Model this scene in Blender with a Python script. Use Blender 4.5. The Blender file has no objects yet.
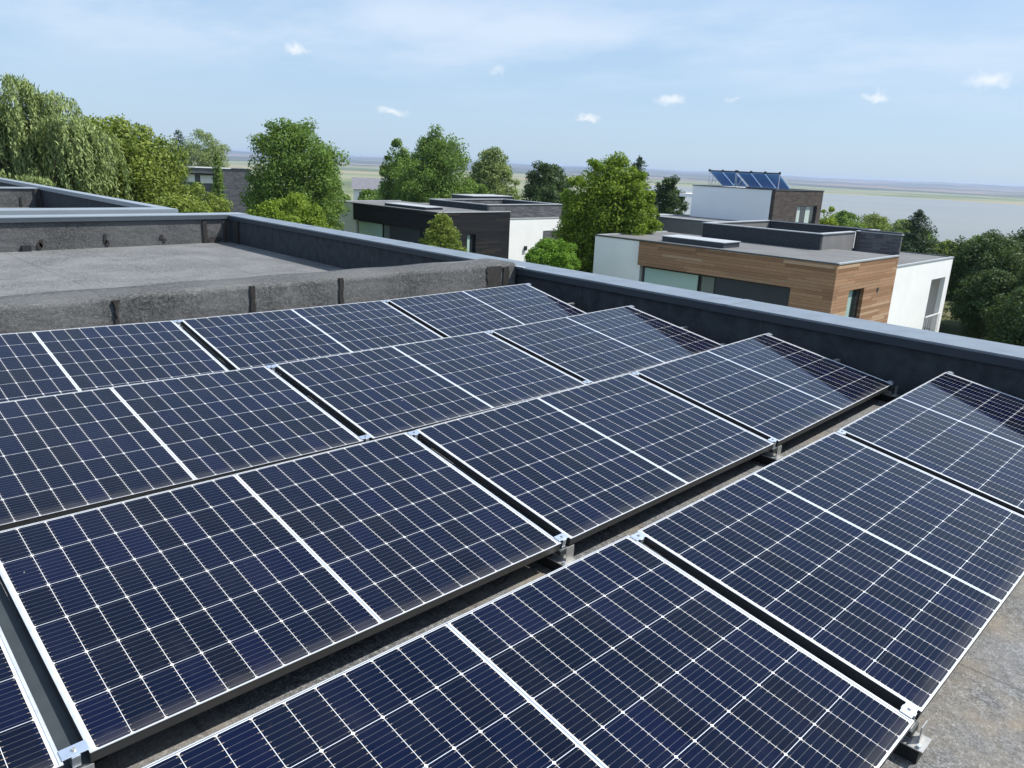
import bpy, bmesh, math, random
import numpy as np
from mathutils import Matrix, Vector
random.seed(7); rng = np.random.default_rng(7)
S = bpy.context.scene
COL = S.collection
R = math.radians

# ------------------------------------------------------------------ camera
cam_d = bpy.data.cameras.new("camera"); cam = bpy.data.objects.new("camera", cam_d); COL.objects.link(cam)
rt = Vector((0.70861, -0.70425, 0.04362)); up = Vector((0.16476, 0.22526, 0.96027)); fw = Vector((0.68609, 0.67327, -0.27566))
M = Matrix((( rt.x, up.x, -fw.x, -0.8709), (rt.y, up.y, -fw.y, -1.7925), (rt.z, up.z, -fw.z, 1.5259), (0, 0, 0, 1)))
cam.matrix_world = M
cam_d.sensor_fit = 'HORIZONTAL'; cam_d.sensor_width = 36.0
cam_d.lens = 768.05 / 1024 * 36.0
cam_d.clip_start = 0.05; cam_d.clip_end = 60000
S.camera = cam

# ------------------------------------------------------------------ light
SUN_AZ = R(-37)      # measured from +x towards +y
SUN_EL = R(54)
sun_dir = Vector((math.cos(SUN_AZ)*math.cos(SUN_EL), math.sin(SUN_AZ)*math.cos(SUN_EL), math.sin(SUN_EL)))
sd = bpy.data.lights.new("sun", 'SUN'); sd.energy = 4.3; sd.angle = R(0.5); sd.color = (1.0, 0.955, 0.88)
so = bpy.data.objects.new("sun", sd); COL.objects.link(so)
so.rotation_euler = (-sun_dir).to_track_quat('-Z', 'Y').to_euler()
S.view_settings.view_transform = 'Standard'; S.view_settings.look = 'None'
S.view_settings.gamma = 1; S.view_settings.use_curve_mapping = False
S.view_settings.exposure = 0.6

class NT:
    """small helper for writing node trees"""
    def __init__(s, tree): s.t = tree; s.n = tree.nodes; s.l = tree.links
    def node(s, kind, **kw):
        n = s.n.new(kind)
        for k, v in kw.items():
            if k.startswith('in_'): s.put(n.inputs[k[3:].replace('_', ' ')], v)
            else: setattr(n, k, v)
        return n
    def put(s, sock, v):
        if isinstance(v, bpy.types.NodeSocket): s.l.new(v, sock)
        elif isinstance(v, (tuple, list)) and len(v) == 3 and sock.type == 'RGBA': sock.default_value = (*v, 1)
        else: sock.default_value = v
    def math(s, op, a, b=None, c=None, clamp=False):
        n = s.n.new('ShaderNodeMath'); n.operation = op; n.use_clamp = clamp
        for i, v in enumerate((a, b, c)):
            if v is not None: s.put(n.inputs[i], v)
        return n.outputs[0]
    def vmath(s, op, a, b=None, out=0):
        n = s.n.new('ShaderNodeVectorMath'); n.operation = op
        s.put(n.inputs[0], a)
        if b is not None: s.put(n.inputs[1], b)
        return n.outputs[out]
    def mix(s, f, a, b, blend='MIX'):
        n = s.n.new('ShaderNodeMix'); n.data_type = 'RGBA'; n.blend_type = blend
        s.put(n.inputs['Factor'], f); s.put(n.inputs[6], a); s.put(n.inputs[7], b)
        return n.outputs[2]
    def ramp(s, f, stops, interp='LINEAR'):
        n = s.n.new('ShaderNodeValToRGB'); n.color_ramp.interpolation = interp
        e = n.color_ramp.elements
        while len(e) < len(stops): e.new(0.5)
        for el, (p, c) in zip(e, stops):
            el.position = p; el.color = (*c, 1) if len(c) == 3 else c
        s.put(n.inputs[0], f); return n.outputs[0]
    def smooth(s, v, a, b, lo=0., hi=1.):
        n = s.n.new('ShaderNodeMapRange'); n.interpolation_type = 'SMOOTHSTEP'
        s.put(n.inputs[0], v); n.inputs[1].default_value = a; n.inputs[2].default_value = b
        n.inputs[3].default_value = lo; n.inputs[4].default_value = hi
        return n.outputs[0]
    def noise(s, vec, scale, detail=4, rough=.55, out=0):
        n = s.n.new('ShaderNodeTexNoise'); s.put(n.inputs['Vector'], vec)
        n.inputs['Scale'].default_value = scale; n.inputs['Detail'].default_value = detail; n.inputs['Roughness'].default_value = rough
        return n.outputs[out]
    def scale(s, vec, xyz):
        return s.vmath('MULTIPLY', vec, xyz)

# ------------------------------------------------------------------ sky
W = bpy.data.worlds.new("World"); S.world = W; W.use_nodes = True
w = NT(W.node_tree); W.node_tree.nodes.clear()
sky = w.node('ShaderNodeTexSky'); sky.sky_type = 'NISHITA'; sky.sun_disc = False
sky.sun_elevation = SUN_EL; sky.sun_rotation = math.atan2(sun_dir.x, sun_dir.y)
sky.altitude = 50; sky.air_density = 1.0; sky.dust_density = .7; sky.ozone_density = 1.6
tc = w.node('ShaderNodeTexCoord').outputs['Generated']
sep = w.node('ShaderNodeSeparateXYZ'); w.put(sep.inputs[0], tc)
zc = w.math('MAXIMUM', sep.outputs[2], 0.03)
flat = w.node('ShaderNodeCombineXYZ')
w.put(flat.inputs[0], w.math('DIVIDE', sep.outputs[0], w.math('ADD', zc, .12))); w.put(flat.inputs[1], w.math('DIVIDE', sep.outputs[1], w.math('ADD', zc, .12)))
n1 = w.noise(w.scale(flat.outputs[0], (.75, .5, 1)), 1.15, 7, .58)
n2 = w.noise(w.scale(flat.outputs[0], (.32, .25, 1)), 1.1, 3, .5)
veil = w.math('MULTIPLY', w.smooth(n1, .36, .66), w.smooth(n2, .34, .56))
veil = w.math('MULTIPLY', veil, w.smooth(sep.outputs[2], .03, .16))
dist_n = w.noise(tc, 60, 6, .62, out=1)
wob = w.vmath('SUBTRACT', dist_n, (.5, .5, .5))
puff = None
def puff_at(c, a, b):
    global puff
    c = Vector(c).normalized(); t = Vector((c.y, -c.x, 0)).normalized(); u_ = c.cross(t).normalized()
    if u_.z < 0: u_ = -u_
    d = w.vmath('ADD', w.vmath('SUBTRACT', tc, tuple(c)), w.vmath('MULTIPLY', wob, (.034, .034, .026)))
    U = w.math('DIVIDE', w.vmath('DOT_PRODUCT', d, tuple(t), out=1), a/768)
    V = w.math('DIVIDE', w.vmath('DOT_PRODUCT', d, tuple(u_), out=1), b/768)
    q = w.math('SQRT', w.math('ADD', w.math('MULTIPLY', U, U), w.math('MULTIPLY', V, V)))
    m = w.smooth(q, .0, 1.2, 1., 0.)
    m = w.math('MULTIPLY', m, 1 if a > 8 else .45)
    puff = m if puff is None else w.math('MAXIMUM', puff, m)
for c, a, b in (((0.4969, 0.8601, 0.1152), 12, 6), ((0.591, 0.8049, 0.0537), 18, 5.5), ((0.7644, 0.6422, 0.0576), 13, 5), ((0.8222, 0.5633, 0.0814), 15, 7),
                ((0.928, 0.3618, 0.0889), 12, 7), ((0.9596, 0.2609, 0.1059), 20, 8.5), ((0.6828, 0.7227, 0.1073), 8, 6), ((0.8609, 0.5017, 0.0844), 7, 4)):
    puff_at(c, a*.95, b*.80)
base = w.mix(w.smooth(sep.outputs[2], .0, .6, .82, .72), sky.outputs[0], w.mix(w.smooth(sep.outputs[2], .0, .35), (2.60, 3.62, 4.85), (2.35, 3.50, 5.25)))
col = w.mix(w.math('MULTIPLY', veil, .62), base, (4.7, 5.25, 5.95))
col = w.mix(w.math('MULTIPLY', puff, .60), col, (6.1, 6.15, 6.25))
bg = w.node('ShaderNodeBackground'); w.put(bg.inputs[0], col); bg.inputs[1].default_value = 0.116
wo = w.node('ShaderNodeOutputWorld'); w.l.new(bg.outputs[0], wo.inputs[0])

# ------------------------------------------------------------------ materials
MATS = {}
def mat(name):
    m = bpy.data.materials.new(name); m.use_nodes = True; nt = NT(m.node_tree); m.node_tree.nodes.clear()
    out = nt.node('ShaderNodeOutputMaterial'); b = nt.node('ShaderNodeBsdfPrincipled'); nt.l.new(b.outputs[0], out.inputs[0])
    MATS[name] = m; return m, nt, b, out
def obj_co(nt): return nt.node('ShaderNodeTexCoord').outputs['Object']
def bump(nt, b, h, strength, dist):
    n = nt.node('ShaderNodeBump'); n.inputs['Strength'].default_value = strength; n.inputs['Distance'].default_value = dist
    nt.put(n.inputs['Height'], h); nt.l.new(n.outputs[0], b.inputs['Normal'])
def simple(name, col, rough=.6, metal=0., vary=.12, nscale=3., bstr=.0, spec=.5):
    m, nt, b, o = mat(name)
    co = obj_co(nt); n = nt.noise(co, nscale, 6, .6)
    c0 = tuple(v*(1-vary) for v in col); c1 = tuple(min(1, v*(1+vary)) for v in col)
    nt.put(b.inputs['Base Color'], nt.ramp(n, [(.3, c0), (.7, c1)]))
    b.inputs['Roughness'].default_value = rough; b.inputs['Metallic'].default_value = metal; b.inputs['Specular IOR Level'].default_value = spec
    if bstr: bump(nt, b, nt.noise(co, nscale*12, 4), bstr, .01)
    return m

# mineral roofing felt
def felt(name, c_dark, c_light, stains):
    m, nt, b, o = mat(name); co = obj_co(nt)
    g = nt.noise(co, 150, 2, .7); g2 = nt.noise(co, 42, 3, .75); big = nt.noise(co, 1.3, 6, .6); pat = nt.noise(co, 4.5, 5, .65)
    v = nt.math('ADD', nt.math('MULTIPLY', g, .55), nt.math('MULTIPLY', g2, .45))
    c = nt.ramp(v, [(.38, tuple(x*.30 for x in c_dark)), (.47, c_dark), (.56, c_light), (.66, tuple(min(1, x*2.0) for x in c_light))])
    c = nt.mix(nt.smooth(big, .35, .7, 0, .55), c, tuple(x*1.25 for x in c_light))
    if stains:
        s1 = nt.math('MULTIPLY', nt.smooth(pat, .34, .72), nt.smooth(nt.noise(co, 1.5, 4), .38, .62))
        spo = nt.node('ShaderNodeSeparateXYZ'); nt.put(spo.inputs[0], co)
        s1 = nt.math('MULTIPLY', s1, nt.smooth(spo.outputs[1], -1.5, 3.5, 1., .12))
        c = nt.mix(nt.math('MULTIPLY', s1, stains), c, (.23, .195, .145))
        s2 = nt.smooth(nt.noise(nt.scale(co, (1, 3.2, 1)), 1.1, 5, .6), .58, .72)
        c = nt.mix(nt.math('MULTIPLY', s2, .35), c, (.23, .23, .225))
        vo = nt.node('ShaderNodeTexVoronoi'); nt.put(vo.inputs['Vector'], co); vo.inputs['Scale'].default_value = 120
        lone = nt.smooth(vo.outputs['Distance'], .12, .2, 1, 0)
        sp = nt.math('MULTIPLY', lone, nt.smooth(nt.noise(co, 22, 2), .55, .65))
        c = nt.mix(nt.math('MULTIPLY', sp, .55), c, (.30, .28, .24))
    lap = nt.node('ShaderNodeSeparateXYZ'); nt.put(lap.inputs[0], nt.vmath('ADD', co, nt.vmath('MULTIPLY', nt.vmath('SUBTRACT', nt.noise(co, 1.7, 3, out=1), (.5, .5, .5)), (.05, .05, 0))))
    lf = nt.math('FRACT', nt.math('DIVIDE', nt.math('ADD', lap.outputs[0], 9.35), 1.02)); seam = nt.math('LESS_THAN', lf, .014)
    if stains > .5: c = nt.mix(nt.math('MULTIPLY', seam, .35), c, (.03, .03, .03))
    nt.put(b.inputs['Base Color'], c)
    b.inputs['Roughness'].default_value = .93; b.inputs['Specular IOR Level'].default_value = .25
    bump(nt, b, nt.math('ADD', nt.math('ADD', nt.math('MULTIPLY', v, .5), nt.math('MULTIPLY', nt.noise(co, 7, 4), 1.3)), nt.smooth(lf, .0, .05, 0, .25) if stains > .5 else nt.math('MULTIPLY', nt.noise(nt.scale(co, (1, 1, 2.5)), 3, 4), 1.2)), .6, .022)
    return m
felt('roof_felt', (.09, .094, .098), (.175, .179, .183), .8)
felt('kerb_felt', (.062, .064, .066), (.112, .114, .115), .05)
simple('felt_seam', (.022, .020, .019), .75, vary=.4, nscale=25, bstr=.3)
simple('felt_seam_brown', (.034, .031, .030), .85, vary=.4, nscale=12, bstr=.3)
simple('dark_membrane', (.041, .047, .054), .85, vary=.32, nscale=9, bstr=.45, spec=.25)
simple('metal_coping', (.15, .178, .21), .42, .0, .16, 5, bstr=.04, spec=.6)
simple('coping_edge_shaded', (.022, .032, .043), .6, .0, .06, 1.5)  # coping lip, its shade painted in as a much darker base colour
simple('coping_edge_shaded_grey', (.055, .072, .09), .6, .0, .06, 1.5)  # back wall lip: painted shade, a step lighter than the right-hand one
simple('metal_coping_light', (.23, .265, .30), .4, .0, .06, 1.5, spec=.8)
simple('black_metal', (.018, .02, .022), .5, .0, .1, 4)
simple('galvanised_steel', (.42, .42, .41), .45, .6, .12, 30)
simple('aluminium_clamp', (.66, .72, .80), .38, .85, .08, 40)
simple('rail_steel', (.045, .055, .06), .5, .3, .15, 12)
simple('sealant', (.62, .66, .68), .6)
simple('rubber_pad', (.015, .015, .015), .9)
simple('white_render', (.84, .84, .83), .9, vary=.04, nscale=.8)
simple('white_render_grey', (.84, .86, .88), .9, vary=.03, nscale=.8)
simple('villa_roof', (.125, .127, .13), .9, vary=.15, nscale=.7)
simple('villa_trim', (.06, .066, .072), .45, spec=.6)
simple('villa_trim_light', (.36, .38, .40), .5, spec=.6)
simple('dark_panel', (.028, .036, .048), .55, vary=.1, nscale=.8)
simple('grey_gable', (.16, .16, .16), .85, vary=.15, nscale=.9)
simple('curtain', (.42, .50, .46), .9, vary=.08, nscale=3)
simple('handrail_white', (.72, .72, .72), .5)
simple('beige_stone', (.46, .40, .32), .9, vary=.2, nscale=5)
simple('grey_tiles', (.17, .17, .19), .8, vary=.15, nscale=2)
simple('shade_grey', (.35, .35, .35), .9)

def planks(name, cols, board=.14, length=2.4, axis=0):
    """horizontal boards: rows in z, joints staggered along the wall"""
    m, nt, b, o = mat(name); co = obj_co(nt); sp = nt.node('ShaderNodeSeparateXYZ'); nt.put(sp.inputs[0], co)
    along = nt.math('ADD', sp.outputs[0], sp.outputs[1])
    row = nt.math('FLOOR', nt.math('DIVIDE', sp.outputs[2], board)); fr = nt.math('FRACT', nt.math('DIVIDE', sp.outputs[2], board))
    wn = nt.node('ShaderNodeTexWhiteNoise'); wn.noise_dimensions = '1D'; nt.put(wn.inputs['W'], row)
    seg = nt.math('FLOOR', nt.math('ADD', nt.math('DIVIDE', along, length), nt.math('MULTIPLY', wn.outputs[0], 7.3)))
    w2 = nt.node('ShaderNodeTexWhiteNoise'); w2.noise_dimensions = '2D'
    cv = nt.node('ShaderNodeCombineXYZ'); nt.put(cv.inputs[0], row); nt.put(cv.inputs[1], seg); nt.put(w2.inputs['Vector'], cv.outputs[0])
    c = nt.ramp(w2.outputs[0], [(i/(len(cols)-1), cc) for i, cc in enumerate(cols)])
    grain = nt.noise(nt.scale(co, (1.2, 1.2, 22)), 3, 5, .6)
    c = nt.mix(nt.smooth(grain, .35, .7, .35, .0), c, tuple(x*.5 for x in cols[0]))
    gap = nt.math('GREATER_THAN', fr, .93)
    c = nt.mix(nt.math('MULTIPLY', gap, .75), c, tuple(x*.2 for x in cols[0]))
    nt.put(b.inputs['Base Color'], c); b.inputs['Roughness'].default_value = .8; b.inputs['Specular IOR Level'].default_value = .2
    bump(nt, b, nt.math('SUBTRACT', 1, gap), .4, .01)
    return m
planks('warm_wood', [(.25, .138, .078), (.36, .208, .122), (.46, .28, .17), (.31, .178, .105), (.56, .39, .26)], .15, 2.3)
planks('black_wood', [(.010, .012, .015), (.015, .017, .021), (.022, .023, .027), (.013, .015, .018), (.040, .035, .033)], .15, 2.0)
planks('brown_slate', [(.060, .050, .046), (.085, .070, .064), (.11, .095, .085)], .10, .5)
planks('grey_slate', [(.075, .08, .088), (.12, .125, .135), (.17, .175, .18), (.10, .10, .11)], .09, .45)

def glass(name, tint, rough=.04):
    m, nt, b, o = mat(name); nt.put(b.inputs['Base Color'], tint); b.inputs['Roughness'].default_value = rough
    b.inputs['Specular IOR Level'].default_value = .9
    return m
glass('window_glass', (.40, .55, .52)); glass('grey_glass', (.15, .18, .18)); glass('dark_glass', (.02, .026, .03))
glass('collector_glass', (.24, .52, .98), .5)

# photovoltaic laminate: 6 x 20 half cells
PL, PW, FR = 1.7413, 1.038, .0085
def pv():
    m, nt, b, o = mat('solar_cells'); co = obj_co(nt); sp = nt.node('ShaderNodeSeparateXYZ'); nt.put(sp.inputs[0], co)
    x, y = sp.outputs[0], sp.outputs[1]
    mx, my, midw = .0165, .0058, .0075
    px = (PL/2-mx-midw)/10; py = (PW-2*my)/6
    hx = nt.math('ABSOLUTE', nt.math('SUBTRACT', x, PL/2))             # mirror about the middle
    u = nt.math('DIVIDE', nt.math('SUBTRACT', hx, midw), px); v = nt.math('DIVIDE', nt.math('SUBTRACT', y, my), py)
    fu = nt.math('MULTIPLY', nt.math('ABSOLUTE', nt.math('SUBTRACT', nt.math('FRACT', u), .5)), px)   # distance from cell centre
    fv = nt.math('MULTIPLY', nt.math('ABSOLUTE', nt.math('SUBTRACT', nt.math('FRACT', v), .5)), py)
    g = .0008
    inside = nt.math('MULTIPLY', nt.math('LESS_THAN', fu, px/2-g), nt.math('LESS_THAN', fv, py/2-g))
    cham = nt.math('LESS_THAN', nt.math('ADD', fu, fv), px/2+py/2-2*g-.0048)
    rng_ = nt.math('MULTIPLY', nt.math('MULTIPLY', nt.math('GREATER_THAN', u, 0), nt.math('LESS_THAN', u, 10)),
                   nt.math('MULTIPLY', nt.math('GREATER_THAN', v, 0), nt.math('LESS_THAN', v, 6)))
    cell = nt.math('MULTIPLY', nt.math('MULTIPLY', inside, cham), rng_)
    # busbars run along x
    bf = nt.math('ABSOLUTE', nt.math('SUBTRACT', nt.math('FRACT', nt.math('MULTIPLY', nt.math('FRACT', v), 9)), .5))
    bus = nt.math('LESS_THAN', bf, .5*.00105/(py/9))
    tip = nt.math('MULTIPLY', nt.math('LESS_THAN', bf, .5*.0024/(py/9)), nt.math('GREATER_THAN', fu, px/2-.0075))
    wn = nt.node('ShaderNodeTexWhiteNoise'); wn.noise_dimensions = '3D'
    oi = nt.node('ShaderNodeObjectInfo').outputs['Random']
    cv = nt.node('ShaderNodeCombineXYZ'); nt.put(cv.inputs[0], nt.math('FLOOR', nt.math('DIVIDE', nt.math('SUBTRACT', x, .02), px))); nt.put(cv.inputs[1], nt.math('FLOOR', v)); nt.put(cv.inputs[2], oi)
    nt.put(wn.inputs['Vector'], cv.outputs[0])
    cc = nt.ramp(wn.outputs[0], [(0, (.0004, .0022, .0105)), (.5, (.0005, .0029, .0155)), (.85, (.0007, .0030, .0200)), (1, (.0013, .0034, .0225))])
    cc = nt.mix(nt.math('MULTIPLY', bus, .30), cc, (.24, .245, .25))
    cc = nt.mix(nt.math('MULTIPLY', tip, .45), cc, (.42, .34, .24))
    white = nt.mix(nt.math('LESS_THAN', hx, .0026), (.60, .63, .66), (.22, .27, .34))
    c = nt.mix(cell, white, cc)
    # light dust and dried rain marks
    d = nt.noise(co, 3.5, 6, .62); d2 = nt.noise(nt.scale(co, (1, 1, 1)), 38, 3, .6)
    dust = nt.math('ADD', nt.smooth(d, .35, .75, .001, .010), nt.smooth(d2, .60, .78, 0, .012))
    low = nt.math('MULTIPLY', nt.smooth(nt.math('SUBTRACT', y, nt.math('MULTIPLY', nt.noise(co, 9, 4), .05)), -.01, .035, 1., 0.), .06)
    streak = nt.math('MULTIPLY', nt.smooth(nt.noise(nt.scale(nt.vmath('ADD', co, nt.math('MULTIPLY', oi, 9.)), (14, 1.2, 1)), 1.0, 4, .6), .55, .8), nt.smooth(d, .4, .7, 0, .022))
    dust = nt.math('ADD', dust, nt.math('ADD', low, streak))
    vo = nt.node('ShaderNodeTexVoronoi'); nt.put(vo.inputs['Vector'], nt.vmath('ADD', co, oi)); vo.inputs['Scale'].default_value = 5.5
    pick = nt.node('ShaderNodeSeparateXYZ'); nt.put(pick.inputs[0], vo.outputs['Color'])
    spot = nt.math('MULTIPLY', nt.math('LESS_THAN', vo.outputs['Distance'], .022), nt.math('GREATER_THAN', pick.outputs[0], .82))
    dust = nt.math('MAXIMUM', dust, nt.math('MULTIPLY', spot, .7))
    c = nt.mix(dust, c, (.42, .39, .34))
    nt.put(b.inputs['Base Color'], c)
    b.inputs['Roughness'].default_value = .6; b.inputs['Specular IOR Level'].default_value = .0
    b.inputs['Coat Weight'].default_value = 1; b.inputs['Coat IOR'].default_value = 1.31
    nt.put(b.inputs['Coat Roughness'], nt.smooth(d, .3, .8, .02, .06))
pv()
# anodised frame
def frame_mat():
    m, nt, b, o = mat('anodised_frame'); co = obj_co(nt)
    n = nt.noise(nt.scale(co, (4, 4, 40)), 8, 4)
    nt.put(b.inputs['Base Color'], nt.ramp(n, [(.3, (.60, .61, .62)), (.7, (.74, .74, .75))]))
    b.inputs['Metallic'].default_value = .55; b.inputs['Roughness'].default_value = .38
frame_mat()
simple('frame_side_shaded', (.045, .045, .046), .5, .2, .15, 20)  # side of the silver frame, shade and dark reflection put into the colour

# foliage
def leaf_mat(name, cols, trans=.42):
    m = bpy.data.materials.new(name); m.use_nodes = True; nt = NT(m.node_tree); m.node_tree.nodes.clear(); MATS[name] = m
    out = nt.node('ShaderNodeOutputMaterial')
    g = nt.node('ShaderNodeNewGeometry'); co = obj_co(nt)
    v = nt.math('ADD', nt.math('MULTIPLY', g.outputs['Random Per Island'], .6), nt.math('MULTIPLY', nt.smooth(nt.noise(co, .55, 3), .3, .7), .4))
    c = nt.ramp(v, [(i/(len(cols)-1), cc) for i, cc in enumerate(cols)])
    d = nt.node('ShaderNodeBsdfPrincipled'); nt.put(d.inputs['Base Color'], c); d.inputs['Roughness'].default_value = .6; d.inputs['Specular IOR Level'].default_value = .22
    t = nt.node('ShaderNodeBsdfTranslucent'); nt.put(t.inputs[0], nt.mix(.5, c, (.16, .22, .02)))
    mx = nt.node('ShaderNodeMixShader'); mx.inputs[0].default_value = trans
    nt.l.new(d.outputs[0], mx.inputs[1]); nt.l.new(t.outputs[0], mx.inputs[2]); nt.l.new(mx.outputs[0], out.inputs[0])
leaf_mat('leaf_mid', [(0.083, 0.145, 0.033), (0.151, 0.256, 0.054), (0.234, 0.354, 0.073)])
leaf_mat('leaf_olive', [(0.104, 0.150, 0.031), (0.197, 0.267, 0.051), (0.346, 0.402, 0.080)])
leaf_mat('leaf_bright', [(0.098, 0.162, 0.021), (0.185, 0.289, 0.029), (0.312, 0.416, 0.052)], .42)
leaf_mat('leaf_ball', [(0.090, 0.194, 0.018), (0.149, 0.299, 0.030), (0.224, 0.404, 0.045)], .4)
leaf_mat('leaf_willow', [(0.146, 0.200, 0.079), (0.268, 0.348, 0.133), (0.424, 0.514, 0.223)], .35)
leaf_mat('leaf_dark', [(0.026, 0.056, 0.019), (0.048, 0.092, 0.030), (0.082, 0.135, 0.040)], .22)
leaf_mat('leaf_spruce', [(0.016, 0.040, 0.022), (0.030, 0.066, 0.034), (0.053, 0.100, 0.048)], .12)
leaf_mat('leaf_pale', [(0.124, 0.179, 0.074), (0.225, 0.304, 0.101), (0.381, 0.427, 0.158)], .35)
leaf_mat('leaf_yellow', [(0.172, 0.243, 0.018), (0.286, 0.372, 0.029), (0.400, 0.486, 0.043)], .4)
simple('bark', (.10, .085, .068), .95, vary=.3, nscale=6, bstr=.3)

# ------------------------------------------------------------------ mesh helpers
def link(o, parent=None, lab=None, cat=None, group=None, kind=None):
    COL.objects.link(o)
    if parent is not None: o.parent = parent
    if lab: o['label'] = lab
    if cat: o['category'] = cat
    if group: o['group'] = group
    if kind: o['kind'] = kind
    return o
def empty(name, loc=(0, 0, 0), rz=0., **kw):
    o = bpy.data.objects.new(name, None); o.location = loc; o.rotation_euler = (0, 0, rz); o.empty_display_size = .1
    return link(o, **kw)
class MB:
    def __init__(s): s.v = []; s.f = []; s.mi = []
    def add(s, vs, fs, mi=0):
        k = len(s.v); s.v += [tuple(v) for v in vs]; s.f += [tuple(i+k for i in f) for f in fs]; s.mi += [mi]*len(fs); return s
    def box(s, x0, x1, y0, y1, z0, z1, mi=0):
        vs = [(x0, y0, z0), (x1, y0, z0), (x1, y1, z0), (x0, y1, z0), (x0, y0, z1), (x1, y0, z1), (x1, y1, z1), (x0, y1, z1)]
        return s.add(vs, [(0, 3, 2, 1), (4, 5, 6, 7), (0, 1, 5, 4), (1, 2, 6, 5), (2, 3, 7, 6), (3, 0, 4, 7)], mi)
    def prism(s, poly, z0, z1, mi=0):
        """poly: counter-clockwise list of xy"""
        n = len(poly); vs = [(x, y, z0) for x, y in poly]+[(x, y, z1) for x, y in poly]
        fs = [tuple(range(n-1, -1, -1)), tuple(range(n, 2*n))]+[(i, (i+1) % n, (i+1) % n+n, i+n) for i in range(n)]
        return s.add(vs, fs, mi)
    def tube(s, pts, rad, n=6, mi=0):
        if not isinstance(rad, (list, tuple)): rad = [rad]*len(pts)
        pts = [Vector(p) for p in pts]; vs = []; fs = []
        for i, p in enumerate(pts):
            d = (pts[min(i+1, len(pts)-1)]-pts[max(i-1, 0)]).normalized()
            a = d.cross(Vector((0, 0, 1)) if abs(d.z) < .9 else Vector((1, 0, 0))).normalized(); b2 = d.cross(a)
            for k in range(n):
                t = 2*math.pi*k/n; vs.append(p+(a*math.cos(t)+b2*math.sin(t))*rad[i])
        for i in range(len(pts)-1):
            for k in range(n): fs.append((i*n+k, i*n+(k+1) % n, (i+1)*n+(k+1) % n, (i+1)*n+k))
        fs.append(tuple(range(n-1, -1, -1))); fs.append(tuple((len(pts)-1)*n+k for k in range(n)))
        return s.add(vs, fs, mi)
    def mesh(s, name, mats, bevel=0., smooth=False):
        me = bpy.data.meshes.new(name); me.from_pydata(s.v, [], s.f)
        if isinstance(mats, str): mats = [mats]
        for m in mats: me.materials.append(MATS[m])
        me.polygons.foreach_set('material_index', s.mi)
        bm = bmesh.new(); bm.from_mesh(me)
        if bevel: bmesh.ops.bevel(bm, geom=[e for e in bm.edges if len(e.link_faces) == 2 and e.calc_face_angle(0) > .5], offset=bevel, segments=2, affect='EDGES', clamp_overlap=True)
        bmesh.ops.recalc_face_normals(bm, faces=bm.faces); bm.to_mesh(me); bm.free()
        if smooth: me.polygons.foreach_set('use_smooth', [True]*len(me.polygons))
        me.update(); return me
    def build(s, name, mats, parent=None, bevel=0., smooth=False, **kw):
        o = bpy.data.objects.new(name, s.mesh(name, mats, bevel, smooth)); return link(o, parent=parent, **kw)
def box(name, m, parent, x0, x1, y0, y1, z0, z1, bevel=0., **kw):
    return MB().box(min(x0, x1), max(x0, x1), min(y0, y1), max(y0, y1), min(z0, z1), max(z0, z1)).build(name, m, parent, bevel, **kw)

# ------------------------------------------------------------------ terrain, lake, far shore
def sstep(x, a, b):
    t = np.clip((x-a)/(b-a), 0, 1); return t*t*(3-2*t)
SHORE = [(45, 3300), (50, 2620), (53.5, 2330), (57.5, 2330), (65.8, 2370), (70.5, 2450), (77.5, 2250), (90, 2100)]   # bearing, distance of the far bank
def ground_z(x, y):
    d = np.hypot(x, y); a = np.degrees(np.arctan2(x, y))
    z = -7.0 - 5*sstep(d, 60, 200) - 30*sstep(d, 200, 560)
    z = z - 1.5*sstep(x+.3*y, 25, 60)*(d < 1e9)
    far = np.interp(a, [s[0] for s in SHORE], [s[1] for s in SHORE])
    wet = sstep(a, 50, 57)*(1-sstep(a, 150, 160))
    wob = 40*np.sin(a*1.9)+25*np.sin(a*5.3+1)
    bed = sstep(d, 520, 640)*(1-sstep(d, far-60+wob*.4, far+25+wob*.4))*wet
    z = z - 5.5*bed
    z = z + 3.5*sstep(d, 560, 640)*(1-bed)
    hill = sstep(d, 5200, 13500)*(42+6*np.sin(a*.35+.5)+3*np.sin(a*1.3)+1.5*np.sin(a*3.7)) + 5*sstep(d, 4600, 5600)*np.sin(a*1.1)**2
    return z+hill
rad = np.concatenate([[0, 8, 16, 25, 35], np.linspace(45, 700, 60), np.geomspace(740, 2000, 24), np.linspace(2030, 3500, 50), np.geomspace(3600, 17000, 40)])
na = 480; ang = np.linspace(0, 2*np.pi, na, endpoint=False)
RR, AA = np.meshgrid(rad, ang, indexing='ij'); GX = RR*np.sin(AA); GY = RR*np.cos(AA); GZ = ground_z(GX, GY)
nr = len(rad); vs = np.stack([GX, GY, GZ], -1).reshape(-1, 3)
fs = []
for i in range(nr-1):
    for k in range(na):
        k2 = (k+1) % na
        if i == 0: fs.append((0, (i+1)*na+k2, (i+1)*na+k)) if False else fs.append((i*na+k, i*na+k2, (i+1)*na+k2, (i+1)*na+k))
        else: fs.append((i*na+k, i*na+k2, (i+1)*na+k2, (i+1)*na+k))
me = bpy.data.meshes.new('ground'); me.from_pydata(vs.tolist(), [], fs[na:] + [tuple(na+k for k in range(na-1, -1, -1))])
bm_ = bmesh.new(); bm_.from_mesh(me); bmesh.ops.recalc_face_normals(bm_, faces=bm_.faces)
bm_.faces.ensure_lookup_table()
if sum(f.normal.z for f in bm_.faces) < 0: bmesh.ops.reverse_faces(bm_, faces=bm_.faces)
bm_.to_mesh(me); bm_.free()
me.polygons.foreach_set('use_smooth', [True]*len(me.polygons))
m, nt, b, o = mat('land'); co = obj_co(nt)
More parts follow.
